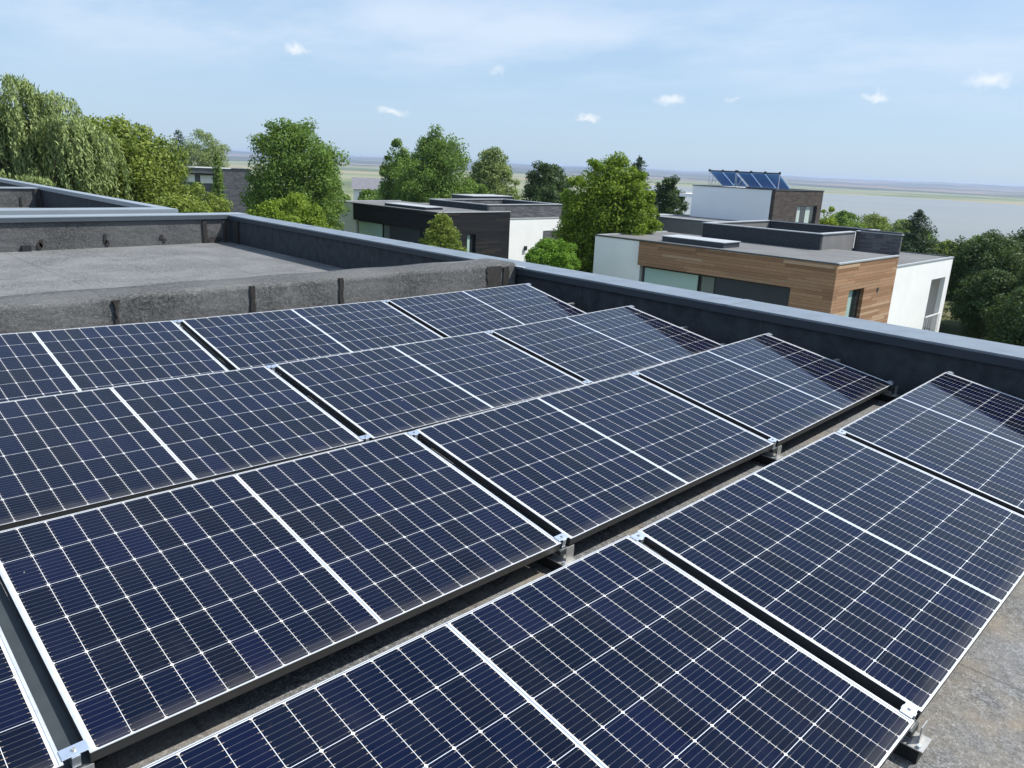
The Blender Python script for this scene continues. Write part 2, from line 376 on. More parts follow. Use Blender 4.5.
near = nt.ramp(nt.noise(co, .08, 6), [(.3, (.035, .06, .018)), (.5, (.07, .09, .03)), (.7, (.16, .14, .08))])
vo = nt.node('ShaderNodeTexVoronoi'); nt.put(vo.inputs['Vector'], nt.vmath('ADD', nt.scale(co, (1, .55, 0)), nt.vmath('MULTIPLY', nt.noise(co, .001, 2, out=1), (260, 260, 0)))); vo.inputs['Scale'].default_value = .0022
sv = nt.node('ShaderNodeSeparateXYZ'); nt.put(sv.inputs[0], vo.outputs['Color'])
fields = nt.ramp(sv.outputs[0], [(0, (.06, .065, .06)), (.22, (.19, .15, .12)), (.4, (.06, .08, .05)), (.6, (.24, .19, .16)), (.8, (.08, .09, .08)), (1, (.30, .26, .22))], 'CONSTANT')
fields = nt.mix(nt.smooth(nt.noise(co, .0012, 6), .35, .7, .5, .0), fields, (.07, .10, .05))
marsh_n = nt.noise(nt.scale(co, (1, 1, 0)), .0016, 6, .6)
marsh = nt.ramp(marsh_n, [(.36, (.10, .125, .065)), (.46, (.16, .185, .085)), (.56, (.24, .24, .15)), (.66, (.12, .14, .08))])
dd = nt.vmath('LENGTH', co, out=1)
c = nt.mix(nt.smooth(dd, 500, 900), near, marsh)
wv = nt.math('ADD', dd, nt.math('MULTIPLY', nt.noise(co, .0022, 4), 900))
c = nt.mix(nt.smooth(wv, 3900, 4300), c, fields)
bank = nt.math('MULTIPLY', nt.smooth(dd, 2050, 2150), nt.smooth(wv, 2900, 3000, 1, 0))
c = nt.mix(nt.math('MULTIPLY', bank, .7), c, (.30, .25, .15))
nt.put(b.inputs['Base Color'], c); b.inputs['Roughness'].default_value = .95; b.inputs['Specular IOR Level'].default_value = .1
me.materials.append(m)
link(bpy.data.objects.new('ground', me), kind='structure')
# water
m, nt, b, o = mat('lake_water'); co = obj_co(nt)
nt.put(b.inputs['Base Color'], nt.ramp(nt.noise(nt.scale(co, (1, 1, 1)), .003, 4), [(.35, (.19, .20, .19)), (.65, (.22, .23, .21))]))
b.inputs['Roughness'].default_value = .4; b.inputs['IOR'].default_value = 1.22
bump(nt, b, nt.noise(co, 1.2, 4), .35, .3)
pts = []
for a in np.arange(40, 165, 2.5): pts.append((5200*math.sin(R(a)), 5200*math.cos(R(a))))
for a in np.arange(165, 39, -2.5): pts.append((380*math.sin(R(a)), 380*math.cos(R(a))))
me = bpy.data.meshes.new('lake'); n_ = len(pts)//2
ar = [(5200*math.sin(R(a)), 5200*math.cos(R(a)), -41.3) for a in np.arange(40, 165, 2.5)] + [(440*math.sin(R(a)), 440*math.cos(R(a)), -41.3) for a in np.arange(40, 165, 2.5)]
n_ = len(ar)//2
me.from_pydata(ar, [], [(i, i+n_, i+1+n_, i+1) for i in range(n_-1)])
me.materials.append(m); link(bpy.data.objects.new('lake', me), kind='structure')
if me.polygons[0].normal.z < 0: me.flip_normals()

# ------------------------------------------------------------------ our roof
def zr(x, y=0.):
    """level of the felt roof: slightly dished along the rows, flat further back"""
    dx = min(x, 4.87)-4.87; dx = max(dx, -6.4)
    z = -.017+.0300*dx+.0048*dx*dx
    t = min(max((y-3.8)/1.5, 0), 1)
    return z*(1-t)+t*(-.03+.006*(x-3.3))
def xin(y): return 4.99+.0255*y
def xout(y): return 5.42+.021*y
TH = empty('townhouse', (0, 0, -7), lab='flat grey felt roof under the nearest solar panels with dark metal coping around it', cat='building', group='row of flat roofed townhouses')
TH['label'] = 'nearest flat felt roof, the one carrying the rows of solar panels'
def off(o, z=7):           # parent sits at ground level
    o.location = (o.location[0], o.location[1], z); return o
# deck
gx = np.arange(-9, 5.6, .3); gy = np.arange(-6, 11.9, .3)
V = [(x, y, zr(x, y)) for y in gy for x in gx]; nx = len(gx)
F = [(j*nx+i, j*nx+i+1, (j+1)*nx+i+1, (j+1)*nx+i) for j in range(len(gy)-1) for i in range(nx-1)]
off(MB().add(V, F).build('roof_deck', 'roof_felt', TH, smooth=True))
# outer walls of the building
off(MB().prism([(-9, -6), (xout(-6)-.05, -6), (xout(11.7)-.05, 11.7), (-9, 11.7)], -8, -.25).build('wall', 'white_render', TH))
# right hand upstand with membrane face
y0_, y1_ = -6., 11.72
off(MB().prism([(xin(y0_)+.035, y0_), (xout(y0_)-.04, y0_), (xout(y1_)-.04, y1_), (xin(y1_)+.035, y1_)], -.3, .40).build('parapet', 'dark_membrane', TH))
cp = MB()
# coping in lengths of 2.5 m with fine standing joints
yy = np.arange(y0_, 11.33, 2.5); yy = list(yy)+[11.34]
for a, c_ in zip(yy[:-1], yy[1:]):
    a2 = a+.002; c2 = c_-.002
    cp.prism([(xin(a2), a2), (xout(a2), a2), (xout(c2), c2), (xin(c2), c2)], .432, .45)
off(cp.build('parapet_coping', 'metal_coping', TH, bevel=.003))
off(MB().prism([(xin(y0_)+.003, y0_), (xout(y0_)-.003, y0_), (xout(11.34)-.003, 11.34), (xin(11.34)+.003, 11.34)], .372, .4315).build('coping_edge_shaded', 'coping_edge_shaded', TH))
for yj in yy[1:-1]:      # lap covers over the coping joints
    off(MB().prism([(xin(yj)-.002, yj-.035), (xout(yj)+.002, yj-.035), (xout(yj)+.002, yj+.035), (xin(yj)-.002, yj+.035)], .4505, .4525).build('coping_joint', 'metal_coping', TH))
off(MB().prism([(xin(3.95)-.012, 3.95), (xin(3.95)+.01, 3.95), (xin(4.5)+.01, 4.5), (xin(4.5)-.012, 4.5)], .4526, .462).build('sealant_bead', 'sealant', TH, bevel=.002))
# back wall of our unit
off(MB().box(-9, xin(11.4)+.03, 11.385, 11.72, -.3, .385).build('parapet', 'kerb_felt', TH))
off(MB().prism([(-9, 11.345), (xout(11.345), 11.345), (xout(11.75), 11.75), (-9, 11.75)], .446, .462).build('parapet_coping', 'metal_coping_light', TH, bevel=.003))
off(MB().prism([(-9, 11.348), (xout(11.345)-.003, 11.348), (xout(11.75)-.003, 11.747), (-9, 11.747)], .385, .4455).build('coping_edge_shaded', 'coping_edge_shaded_grey', TH))
# felt kerb across the roof
# crisp folded kerb
kb = MB(); xs = np.linspace(-9, xin(4.3)-.005, 90); prof = []
P0 = [(.0, -.20), (.005, .0), (.0, .455), (.008, .482), (.035, .494), (.30, .492), (.46, .485), (.487, .455), (.49, .0), (.49, -.2)]
kv = []
for i, x in enumerate(xs):
    yb = 4.035+.018*(x-2.5)
    for (dy, z) in P0:
        wv_ = .005*math.sin(x*5.1+z*4)+.004*math.sin(x*13.7+1)+.003*math.sin(x*31+z*9)
        kv.append((x, yb+dy+(wv_ if .0 < z < .48 else 0), z+.004*math.sin(x*7.3+dy*5)))
n_ = len(P0)
kf = [(i*n_+k, (i+1)*n_+k, (i+1)*n_+k+1, i*n_+k+1) for i in range(len(xs)-1) for k in range(n_-1)]
KB = off(MB().add(kv, kf).build('felt_kerb', 'kerb_felt', TH, smooth=True))
# seam strips: torched overlap patches, thin raised strips
def strip(x0, x1, z0, z1, m='felt_seam', y=4.02, jit=.006):
    mb = MB(); n = 12; vs = []
    for i in range(n+1):
        z = z0+(z1-z0)*i/n
        vs += [(x0+random.uniform(-jit, jit), y, z), (x1+random.uniform(-jit, jit), y, z), (x1+random.uniform(-jit, jit), y+.04, z), (x0+random.uniform(-jit, jit), y+.04, z)]
    fs_ = []
    for i in range(n):
        a = i*4; fs_ += [(a, a+1, a+5, a+4), (a+1, a+2, a+6, a+5), (a+3, a, a+4, a+7)]
    fs_ += [(0, 1, 2, 3), (n*4, n*4+1, n*4+2, n*4+3)]
    return mb.add(vs, fs_).build('felt_seam', m, KB)
def ky(x): return 4.035+.018*(x-2.5)
strip(2.00, 2.04, .10, .487, y=ky(2.0)-.013)
strip(2.84, 2.88, .10, .49, y=ky(2.87)-.013)
strip(.97, .995, .10, .47, 'felt_seam_brown', y=ky(1)-.013, jit=.02)
strip(4.66, 4.87, .05, .475, 'felt_seam_brown', y=ky(4.8)-.006, jit=.012)
strip(4.90, 4.985, .05, .46, 'felt_seam', y=ky(4.9)-.008, jit=.008)
# marks on the back wall
BW = [c for c in TH.children if c.name.startswith('parapet.')]
backw = [c for c in TH.children if c.data.name.startswith('parapet') and MATS['kerb_felt'].name in [m_.name for m_ in c.data.materials]][0]
def mark(x0, x1, z0, z1, m='felt_seam'):
    mb = MB(); pts_ = []
    for i in range(9):
        t = 2*math.pi*i/9; r_ = random.uniform(.75, 1.1)
        pts_.append(((x0+x1)/2+(x1-x0)/2*math.cos(t)*r_, (z0+z1)/2+(z1-z0)/2*math.sin(t)*r_))
    n = len(pts_); vs = [(x, 11.372, z) for x, z in pts_]+[(x, 11.388, z) for x, z in pts_]
    mb.add(vs, [tuple(range(n)), tuple(range(2*n-1, n-1, -1))]+[(i, (i+1) % n, (i+1) % n+n, i+n) for i in range(n)])
    return mb.build('bitumen_patch', m, backw)
mark(2.30, 2.38, -.04, .10); mark(2.34, 2.40, .0, .14); mark(3.24, 3.29, .03, .20); mark(3.25, 3.33, -.02, .09); mark(4.10, 4.17, .06, .15); mark(4.15, 4.21, .02, .09)
MB().box(4.83, 4.90, 11.362, 11.39, -.02, .375).build('felt_seam', 'felt_seam', backw)
MB().box(5.19, 5.27, 11.362, 11.39, -.02, .375).build('felt_seam', 'felt_seam_brown', backw)
mark(4.87, 5.20, -.03, .10, 'felt_seam_brown')
MB().box(xin(11.1)+.0, xin(11.1)+.06, 11.0, 11.12, -.02, .37).build('felt_seam', 'felt_seam', backw)
# scupper drain
box('roof_drain', 'black_metal', TH, 2.10, 2.22, 11.33, 11.39, -.05, .05)
off([c for c in TH.children if c.name.startswith('roof_drain')][0])
# small drips of sealant on membrane wall joints
for yv in (-.9, 1.15, 3.2, 5.2, 7.0, 8.4, 9.8):
    off(MB().box(xin(yv)+.031, xin(yv)+.04, yv, yv+.012, zr(4.9), .375).build('membrane_joint', 'rail_steel', TH))

# ---- neighbouring unit behind
T2 = empty('townhouse', (0, 12.3, -7), lab='next flat roofed townhouse behind the back coping at far left, only its parapets showing', cat='building', group='row of flat roofed townhouses')
def off2(o): o.location = (0, -12.3, 7); return o
def x2i(y): return 4.60+.006*(y-12.9)
off2(MB().prism([(-9, 12.35), (x2i(12.3)+.2, 12.35), (x2i(30)+.2, 30), (-9, 30)], -8, -.1).build('wall', 'white_render', T2))
off2(MB().box(-9, x2i(12.3)+.20, 12.36, 12.78, -.12, .40).build('parapet', 'metal_coping_light', T2))
off2(MB().box(-9, x2i(12.3)+.23, 12.33, 12.82, .40, .485).build('parapet_coping', 'metal_coping_light', T2, bevel=.004))
off2(MB().prism([(x2i(12.82)+.03, 12.822), (x2i(12.82)+.20, 12.822), (x2i(30)+.20, 30), (x2i(30)+.03, 30)], -.12, .40).build('parapet', 'dark_membrane', T2))
off2(MB().prism([(x2i(12.82), 12.824), (x2i(12.82)+.23, 12.824), (x2i(30)+.23, 30), (x2i(30), 30)], .40, .487).build('parapet_coping', 'metal_coping_light', T2, bevel=.004))
off2(MB().box(-9, x2i(20)+.02, 12.80, 29.9, -.14, -.02).build('roof_deck', 'roof_felt', T2))
off2(MB().box(-9, x2i(20)+.02, 20.2, 20.62, -.03, .42).build('felt_kerb', 'kerb_felt', T2))
off2(MB().box(-9, x2i(20)+.01, 20.17, 20.66, .42, .44).build('kerb_coping', 'metal_coping_light', T2))
off2(MB().box(4.52, 4.60, 20.16, 20.21, 0, .415).build('felt_seam', 'felt_seam_brown', T2))
off2(MB().box(4.19, 4.23, 20.18, 20.21, 0, .22).build('felt_seam', 'felt_seam', T2))
off2(MB().box(-9, x2i(30), 29.6, 29.95, -.1, .42).build('parapet', 'kerb_felt', T2))

# ------------------------------------------------------------------ solar panels
GAP = .0573
XE = [4.8653, 4.8775, 4.8542, 4.8265]; YN = [-1.3470, 0., 1.3486, 2.6462]; ZN = [.1094, .12, .1380, .1360]
TI = [.1691, .1766, .1731, .2038]; SL = [.0305, .0310, .0226, .0152]; Q = .00486
ROWN = ['front row', 'second row', 'third row', 'back row']
def zrow(r, x): dx = x-XE[r]; return ZN[r]+SL[r]*dx+Q*dx*dx
def panel_meshes():
    f = FR; L, Wd, H = PL, PW, .035
    lip = MB()
    q = .0032; lip.box(0, L, 0, q, -.002, 0); lip.box(0, L, Wd-q, Wd, -.002, 0); lip.box(0, f, q, Wd-q, -.002, 0); lip.box(L-f, L, q, Wd-q, -.002, 0)
    lipm = lip.mesh('frame', 'anodised_frame')
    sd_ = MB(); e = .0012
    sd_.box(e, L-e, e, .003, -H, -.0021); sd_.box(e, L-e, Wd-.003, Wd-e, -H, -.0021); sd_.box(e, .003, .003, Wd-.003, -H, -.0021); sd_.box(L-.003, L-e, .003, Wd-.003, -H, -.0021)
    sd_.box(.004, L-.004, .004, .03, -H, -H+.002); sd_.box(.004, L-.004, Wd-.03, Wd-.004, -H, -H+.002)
    sdm = sd_.mesh('frame_side_shaded', 'frame_side_shaded')
    g = MB().box(.0042, L-.0042, .0042, Wd-.0042, -.008, -.0022).mesh('cell_laminate', 'solar_cells')
    return lipm, sdm, g
PM = panel_meshes()
# sheet tops sit 1.5 mm under the lip, reflecting the sky
PNAME = {}
panels = []
LAST = [2, 3, 2, 2]
def place_panel(r, k, label):
    """k = 0 for the right-hand panel of the row, counting leftwards"""
    x1 = XE[r]-k*(PL+GAP); x0 = x1-PL
    z0, z1 = zrow(r, x0), zrow(r, x1)
    e = empty('solar_module', (x0, YN[r], z0), lab=label, cat='solar panel', group='solar panels in four rows on the felt roof')
    ex = Vector((x1-x0, 0, z1-z0)).normalized(); ey = Vector((0, math.cos(TI[r]), math.sin(TI[r]))); ey = (ey-ex*ey.dot(ex)).normalized(); ez = ex.cross(ey)
    m_ = Matrix((ex, ey, ez)).transposed()
    e.rotation_euler = m_.to_euler()
    for nm, me_ in zip(('frame', 'frame_side_shaded', 'cell_laminate'), PM):
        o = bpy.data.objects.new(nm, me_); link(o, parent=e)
    return e, m_
ORD = ['rightmost', 'second from the right', 'third from the right', 'fourth from the right', 'fifth from the right']
EXTRA = {(0, 0): 'front row solar panel cut off by the right edge of the photo',
         (0, 1): 'front row solar panel right of centre whose near edge borders the bare stained roof',
         (0, 2): 'nearest solar panel, at the bottom centre of the photo in the front row',
         (0, 3): 'front row solar panel cut off at the bottom left',
         (1, 0): 'rightmost solar panel of the second row, its end near the dark parapet',
         (1, 1): 'solar panel in the middle of the second row',
         (1, 2): 'second row solar panel on the left with a clamp at its bottom left corner',
         (1, 3): 'sliver of a second row solar panel in the bottom left corner',
         (2, 0): 'rightmost solar panel of the third row, reflecting the dark parapet',
         (2, 1): 'middle solar panel of the third row, between the two narrow black joints',
         (2, 2): 'left solar panel of the third row, running off the left edge of the photo',
         (3, 0): 'rightmost solar panel of the back row, where kerb and parapet meet',
         (3, 1): 'middle solar panel of the back row, directly below the felt kerb',
         (3, 2): 'left solar panel of the back row, cut off by the photo edge',
         (3, 3): 'back row solar panel beyond the left edge', (2, 3): 'third row solar panel beyond the left edge'}
for r in range(4):
    for k in range([3, 4, 3, 3][r]): place_panel(r, k, EXTRA[(r, k)])

# ---- mounting stands under every joint and at the right hand ends
def stand(r, k, label):
    """joint to the right of panel k+... ; k = 0 is the right hand end of the row"""
    end = (k == 0)
    xc = XE[r]+.022 if end else XE[r]-k*(PL+GAP)+GAP/2
    if not end: xc = XE[r]-(k-1)*(PL+GAP)-PL-GAP/2
    yn = YN[r]; zn = zrow(r, xc); ti = TI[r]; roof = zr(xc)
    e = empty('mounting_stand', (xc, yn, roof), lab=label, cat='mounting stand', group='mounting stands under the panel joints')
    zt = zn-roof; hw = GAP/2-.004
    yf = PW*math.cos(ti); zf = zt+PW*math.sin(ti)
    # floor rail
    MB().box(-.042, .042, .06, yf+.10, .0505, .0545).box(-.042, -.038, .06, yf+.10, .055, .076).box(.038, .042, .06, yf+.10, .055, .076).build('floor_rail', 'rail_steel', e)
    MB().box(-.038, .026, -.028, .12, 0.002, .050).build('rubber_pad', 'rubber_pad', e); MB().box(-.07, .07, yf-.05, yf+.12, .002, .050).build('rubber_pad', 'rubber_pad', e)
    MB().box(-.048, .032, -.040, .055, .0505, .0545).build('base_plate', 'galvanised_steel', e, bevel=.001)
    # front tab: an upright plate folded from the base
    MB().box(-.018, .030, -.020, -.017, .0545, zt-.018).build('front_plate', 'galvanised_steel', e, bevel=.0008)
    MB().tube([(-.035, -.025, .0546), (-.035, -.025, .063)], .007, 6).build('bolt', 'aluminium_clamp', e)
    MB().box(-.018, .018, .006, .05, .0546, zt-.037).build('front_post', 'galvanised_steel', e)
    MB().box(-.018, .018, yf-.06, yf-.045, .0546, zf-.040).build('rear_post', 'galvanised_steel', e)
    c_, s_ = math.cos(ti), math.sin(ti)
    rm = MB(); zb0, zb1 = zt-.037, zf-.037
    # sloping rail under the panel edges
    vs_ = []
    for (yy_, zz_) in ((.0, zb0), (yf, zb1)):
        for sx in (-.03, .03):
            for dz in (-.022, -.0015): vs_.append((sx, yy_, zz_+dz))
    rm.add(vs_, [(0, 1, 3, 2), (4, 6, 7, 5), (0, 4, 5, 1), (2, 3, 7, 6), (1, 5, 7, 3), (0, 2, 6, 4)]).build('sloping_rail', 'rail_steel', e)
    def clamp(t):
        y_, z_ = t*c_, zt+t*s_
        co_ = bpy.data.objects.new('clamp', None)
        m2 = MB(); w2 = hw+.006
        x0c, x1c = (-w2, w2) if not end else (-hw-.006, hw*.45)
        m2.box(x0c, x1c, -.017, .017, .0012, .0045)
        m2.box(-.010, .010, -.020, .020, -.035, .001)
        o = m2.build('clamp', 'aluminium_clamp', e, bevel=.0008); o.location = (0, y_, z_); o.rotation_euler = (ti, 0, 0)
        q = MB().tube([(0, 0, .0046), (0, 0, .0092)], .0055, 6).build('bolt', 'galvanised_steel', o)
    clamp(.026); clamp(PW-.026)
    if end:   # bracket arm that sticks out past the panels half way up
        MB().box(-.045, .085, .44, .466, zt+.45*s_-.012, zt+.45*s_-.004).box(.079, .085, .44, .466, zt+.45*s_-.07, zt+.45*s_-.0125).build('bracket_arm', 'galvanised_steel', e)
    return e
SN = {1: 'first', 2: 'second', 3: 'third', 4: 'fourth'}
for r in range(4):
    for k in range([3, 4, 3, 3][r]):
        if k == 0: lb = 'metal stand at the right hand end of the %s of panels' % ROWN[r]
        else: lb = 'metal stand at the %s joint from the right, %s of panels' % (SN[k], ROWN[r])
        stand(r, k, lb)

def cable(x0, x1, r, ph, lab):
    pts_ = []
    for i in range(26):
        x = x0+(x1-x0)*i/25; z = zr(x)
        sag = .012+.05*abs(math.sin(i*.9+ph))
        pts_.append((x, YN[r]+.10+.035*math.sin(i*.7+ph), z+sag+.01))
    MB().tube(pts_, .0035, 6).build('cable', 'rubber_pad', None, smooth=True, lab=lab, cat='cable', group='black cables under the panels')
cable(-1.0, 1.1, 1, .4, 'black cable sagging under the near edge of the second row, left part')
cable(1.35, 3.0, 1, 1.9, 'black cable sagging under the near edge of the second row, right part')

# ------------------------------------------------------------------ villas
def window(parent, x0, x1, y0, y1, z0, z1, axis, panes=1, fr='black_metal', gl='window_glass', dep=.10, glb=None):
    """axis 'x': opening in a wall facing -x at x0 ; axis 'y': wall facing -y at y0. frame ring proud 1.5cm, glass set back"""
    fm = MB(); t = .06
    def bar(a0, a1, c0, c1):
        if axis == 'x': fm.box(x0-.012, x0+.05, a0, a1, c0, c1)
        else: fm.box(a0, a1, y0-.012, y0+.05, c0, c1)
    a0, a1 = (y0, y1) if axis == 'x' else (x0, x1)
    bar(a0, a1, z0, z0+t); bar(a0, a1, z1-t, z1); bar(a0, a0+t, z0+t, z1-t); bar(a1-t, a1, z0+t, z1-t)
    for i in range(1, panes):
        m_ = a0+(a1-a0)*i/panes; bar(m_-t/2, m_+t/2, z0+t, z1-t)
    f = fm.build('window', fr, parent)
    for i in range(panes):
        p0 = a0+(a1-a0)*i/panes+t/2; p1 = a0+(a1-a0)*(i+1)/panes-t/2
        g = (glb or {}).get(i, gl)
        if axis == 'x': box('pane', g, f, x0-.002, x0+.03, p0, p1, z0+t, z1-t)
        else: box('pane', g, f, p0, p1, y0-.002, y0+.03, z0+t, z1-t)
    return f
def copings(name, m, e, segs, z0, z1):
    mb = MB()
    for s_ in segs: mb.box(*s_, z0, z1)
    return mb.build(name, m, e)
def villa(cx, cy, clad, label, balcony):
    """corner of the clad box nearest us at (cx, cy); roof edge at z = -2"""
    e = empty('villa', (cx, cy, -9.), lab=label, cat='house', group='flat roofed villas below the roof')
    dz = 9.
    def B(name, m, x0, x1, y0, y1, z0, z1, **k): return box(name, m, e, x0, x1, y0, y1, z0+dz, z1+dz, **k)
    # lower storey, recessed under the clad box
    B('wall', 'dark_panel', .35, 7.2, .25, 10.3, -9, -3.36)
    # clad band (upper part of facade) : full depth walls
    B('cladding', clad, 0, 7.25, .0, 10.45, -3.30, -2.06)
    B('cladding', clad, 0, .34, .0, 1.95, -9, -3.304)
    # side wall of the clad box with a real opening, reveals 0.3 deep
    sx0, sx1 = (1.72, 3.45) if balcony else (2.9, 3.75)
    B('cladding', clad, .344, sx0, 0, .245, -9, -3.304); B('cladding', clad, sx1, 7.25, 0, .245, -9, -3.304)
    # roof slab and edge trim of clad box
    B('roof', 'villa_roof', .12, 7.3, .12, 10.4, -2.056, -2.03)
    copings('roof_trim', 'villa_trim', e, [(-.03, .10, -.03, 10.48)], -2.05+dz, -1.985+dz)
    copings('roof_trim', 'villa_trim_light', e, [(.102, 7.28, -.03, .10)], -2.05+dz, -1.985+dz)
    # big glazing on the long side, dark panel to the right
    window(e, .30, 0, 6.85, 10.2, -4.9+dz, -3.36+dz, 'x', 1, glb={0: 'window_glass'})
    window(e, .30, 0, 5.93, 6.75, -4.9+dz, -3.36+dz, 'x', 1, gl='grey_glass')
    B('garage_panel', 'dark_panel', .26, .34, 1.97, 5.9, -9, -3.36)
    # white block at the left end of the long side
    B('wall', 'white_render', .25, 7.0, 10.455, 13.6, -9, -2.10)
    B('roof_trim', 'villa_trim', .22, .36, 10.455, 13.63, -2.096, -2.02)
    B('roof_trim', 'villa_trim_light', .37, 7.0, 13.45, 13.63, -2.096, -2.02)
    B('roof', 'villa_roof', .37, 7.0, 10.456, 13.44, -2.099, -2.07)
    # window in the side wall
    wz0, wz1 = (-4.95, -3.31) if balcony else (-5.1, -3.62)
    if not balcony: B('cladding', clad, 2.9, 3.75, 0, .245, -3.616, -3.304)
    window(e, sx0+.02, sx1-.02, .17, 0, wz0+dz, wz1+dz, 'y', 2, gl='dark_glass', glb={0: 'window_glass'})
    B('cladding', clad, sx0, sx1, 0, .245, -9, wz0-.004)
    # white block to the right
    wx0, wx1 = 7.30, (16.5 if balcony else 14.3); wt = -2.62
    if balcony:
        ox0, ox1, oz1 = 13.35, 15.75, -3.66
        B('wall', 'white_render', wx0, ox0, .10, .35, -9, wt); B('wall', 'white_render', ox1, wx1, .10, .35, -9, wt); B('wall', 'white_render', ox0+.001, ox1-.001, .10, .35, oz1, wt)
        B('wall', 'white_render', wx0, 13.2, .36, 9.5, -9, wt-.02)
        B('wall', 'white_render', wx1-.30, wx1, .36, 3.2, -9, wt-.02)
        B('balcony_ceiling', 'shade_grey', 13.2, wx1-.30, .36, 3.2, -2.9, wt-.02)
        B('wall', 'shade_grey', 13.201, wx1-.31, 3.2, 3.5, -9, wt-.02)
        B('window', 'dark_glass', 13.30, 14.3, 3.12, 3.19, -6.5, -3.8)
        B('balcony_floor', 'shade_grey', 13.21, wx1-.31, .36, 3.19, -7.0, -6.8)
        rl = MB(); zz = -5.75+dz
        for zq in (zz, zz-.05): rl.tube([(ox0+.02, .06, zq+.0), (ox1+.1, .06, zq)], .022, 5)
        for i in range(7): rl.tube([(ox0+.1+i*.4, .06, zz-1.1), (ox0+.1+i*.4, .06, zz)], .018, 5)
        rl.build('railing', 'handrail_white', e)
        B('chimney_flue', 'villa_trim', 5.05, 5.22, -.03, -.005, -3.62, -3.42)
    else:
        B('wall', 'white_render', wx0, wx1, .10, 9.5, -9, wt)
        B('wall_inset', 'grey_slate', wx1-3.1, wx1+.02, .07, .095, -4.75, -3.58)
        B('wall_lamp', 'black_metal', 9.05, 9.25, -.06, .098, -5.05, -4.72)
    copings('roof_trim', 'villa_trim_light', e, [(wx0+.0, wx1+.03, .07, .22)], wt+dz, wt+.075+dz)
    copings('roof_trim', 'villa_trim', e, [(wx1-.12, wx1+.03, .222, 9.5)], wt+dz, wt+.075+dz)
    B('roof', 'villa_roof', wx0, wx1-.125, .225, 9.5, wt+.001, wt+.03)
    return e, B
V2, B2 = villa(32.54, 11.72, 'warm_wood', 'brown timber clad villa with a white wing and railed balcony, right of centre', True)
# small sconce on the timber side
# skylight box on its roof
B2('skylight', 'dark_panel', .95, 2.5, 6.1, 9.7, -2.028, -1.78); B2('skylight_lid', 'villa_trim_light', .90, 2.55, 6.05, 9.75, -1.778, -1.745)
# roof enclosure : dark upstands round a sunk terrace
zt_, zb_ = -1.24, -2.6
B2('terrace_wall', 'dark_membrane', 5.55, 5.75, 3.30, 10.15, zb_, zt_)
B2('terrace_wall', 'grey_gable', 5.752, 9.7, 3.29, 3.5, zb_, zt_)
B2('terrace_wall', 'dark_panel', 9.95, 10.45, 3.5, 3.7, zb_, zt_)
B2('terrace_wall', 'grey_slate', 10.452, 10.65, 1.12, 3.30, zb_, zt_+.14)
B2('terrace_wall', 'grey_gable', 10.652, 13.0, 3.3, 3.5, zb_, zt_)
B2('terrace_wall', 'grey_gable', 5.752, 13.0, 9.95, 10.15, zb_, zt_)
B2('terrace_wall', 'dark_membrane', 13.0, 13.2, 3.3, 10.15, zb_, zt_+.06)
copings('terrace_coping', 'villa_trim_light', V2, [(5.50, 5.80, 3.24, 10.2), (5.802, 9.72, 3.24, 3.54), (5.802, 12.95, 9.9, 10.2), (12.952, 13.25, 3.25, 10.2), (10.40, 10.70, 1.07, 3.54), (10.702, 12.95, 3.25, 3.54)], zt_+.142+9, zt_+.19+9)
for o_ in [c for c in V2.children if c.name.startswith('terrace_coping')]: o_.location.z = -.142
B2('gutter_pipe', 'handrail_white', 9.72, 9.80, 3.26, 3.30, -2.1, zt_)
V1, B1 = villa(34.39, 40.94, 'black_wood', 'black timber clad villa with a white wing, left of centre beyond the parapet', False)
zt1 = -1.60
B1('terrace_wall', 'dark_membrane', 5.7, 5.9, .95, 7.9, -2.6, zt1)
B1('terrace_wall', 'grey_slate', 5.902, 14.2, .95, 1.15, -2.62, zt1)
B1('terrace_wall', 'grey_slate', 5.902, 14.2, 7.7, 7.9, -2.6, zt1)
B1('terrace_wall', 'dark_membrane', 14.0, 14.2, 1.152, 7.698, -2.6, zt1)
copings('terrace_coping', 'villa_trim_light', V1, [(5.65, 5.95, .9, 7.95), (5.952, 14.25, .9, 1.2), (5.952, 14.25, 7.65, 7.95), (13.95, 14.25, 1.202, 7.648)], zt1+9.001, zt1+9.06)
B1('terrace_wall', 'dark_panel', 12.0, 17.0, 9.6, 12.5, -2.6, -1.45)
B1('terrace_coping', 'villa_trim_light', 11.95, 17.05, 9.55, 12.55, -1.448, -1.40)
B1('skylight', 'dark_panel', 1.0, 2.6, 2.5, 7.6, -2.028, -1.86); B1('skylight_lid', 'villa_trim_light', .95, 2.65, 2.45, 7.65, -1.858, -1.825)
# furniture-like clutter on the roof
# ---- villa 3 with upper storey and solar water heaters
V3 = empty('villa', (55.2, 26.4, -10), lab='white and brown villa with an upper storey carrying blue solar collectors', cat='house', group='flat roofed villas below the roof')
def B3(name, m, x0, x1, y0, y1, z0, z1, **k): return box(name, m, V3, x0, x1, y0, y1, z0+10, z1+10, **k)
B3('wall', 'white_render_grey', 0, .3, .301, 7.2, -10, .45); B3('wall', 'white_render_grey', .301, 8.3, 6.9, 7.2, -10, .45)
B3('wall', 'brown_slate', .0, 4.0, 0, .3, -10, .45); B3('wall', 'brown_slate', 4.0, 7.6, 0, .3, -.72, .45); B3('wall', 'brown_slate', 7.6, 8.4, 0, .3, -10, .45); B3('wall', 'brown_slate', 4.0, 7.6, 0, .3, -10, -2.35)
B3('wall', 'brown_slate', 8.102, 8.4, .301, 6.89, -10, .45)
B3('roof', 'villa_roof', .31, 8.1, .31, 6.89, .25, .35)
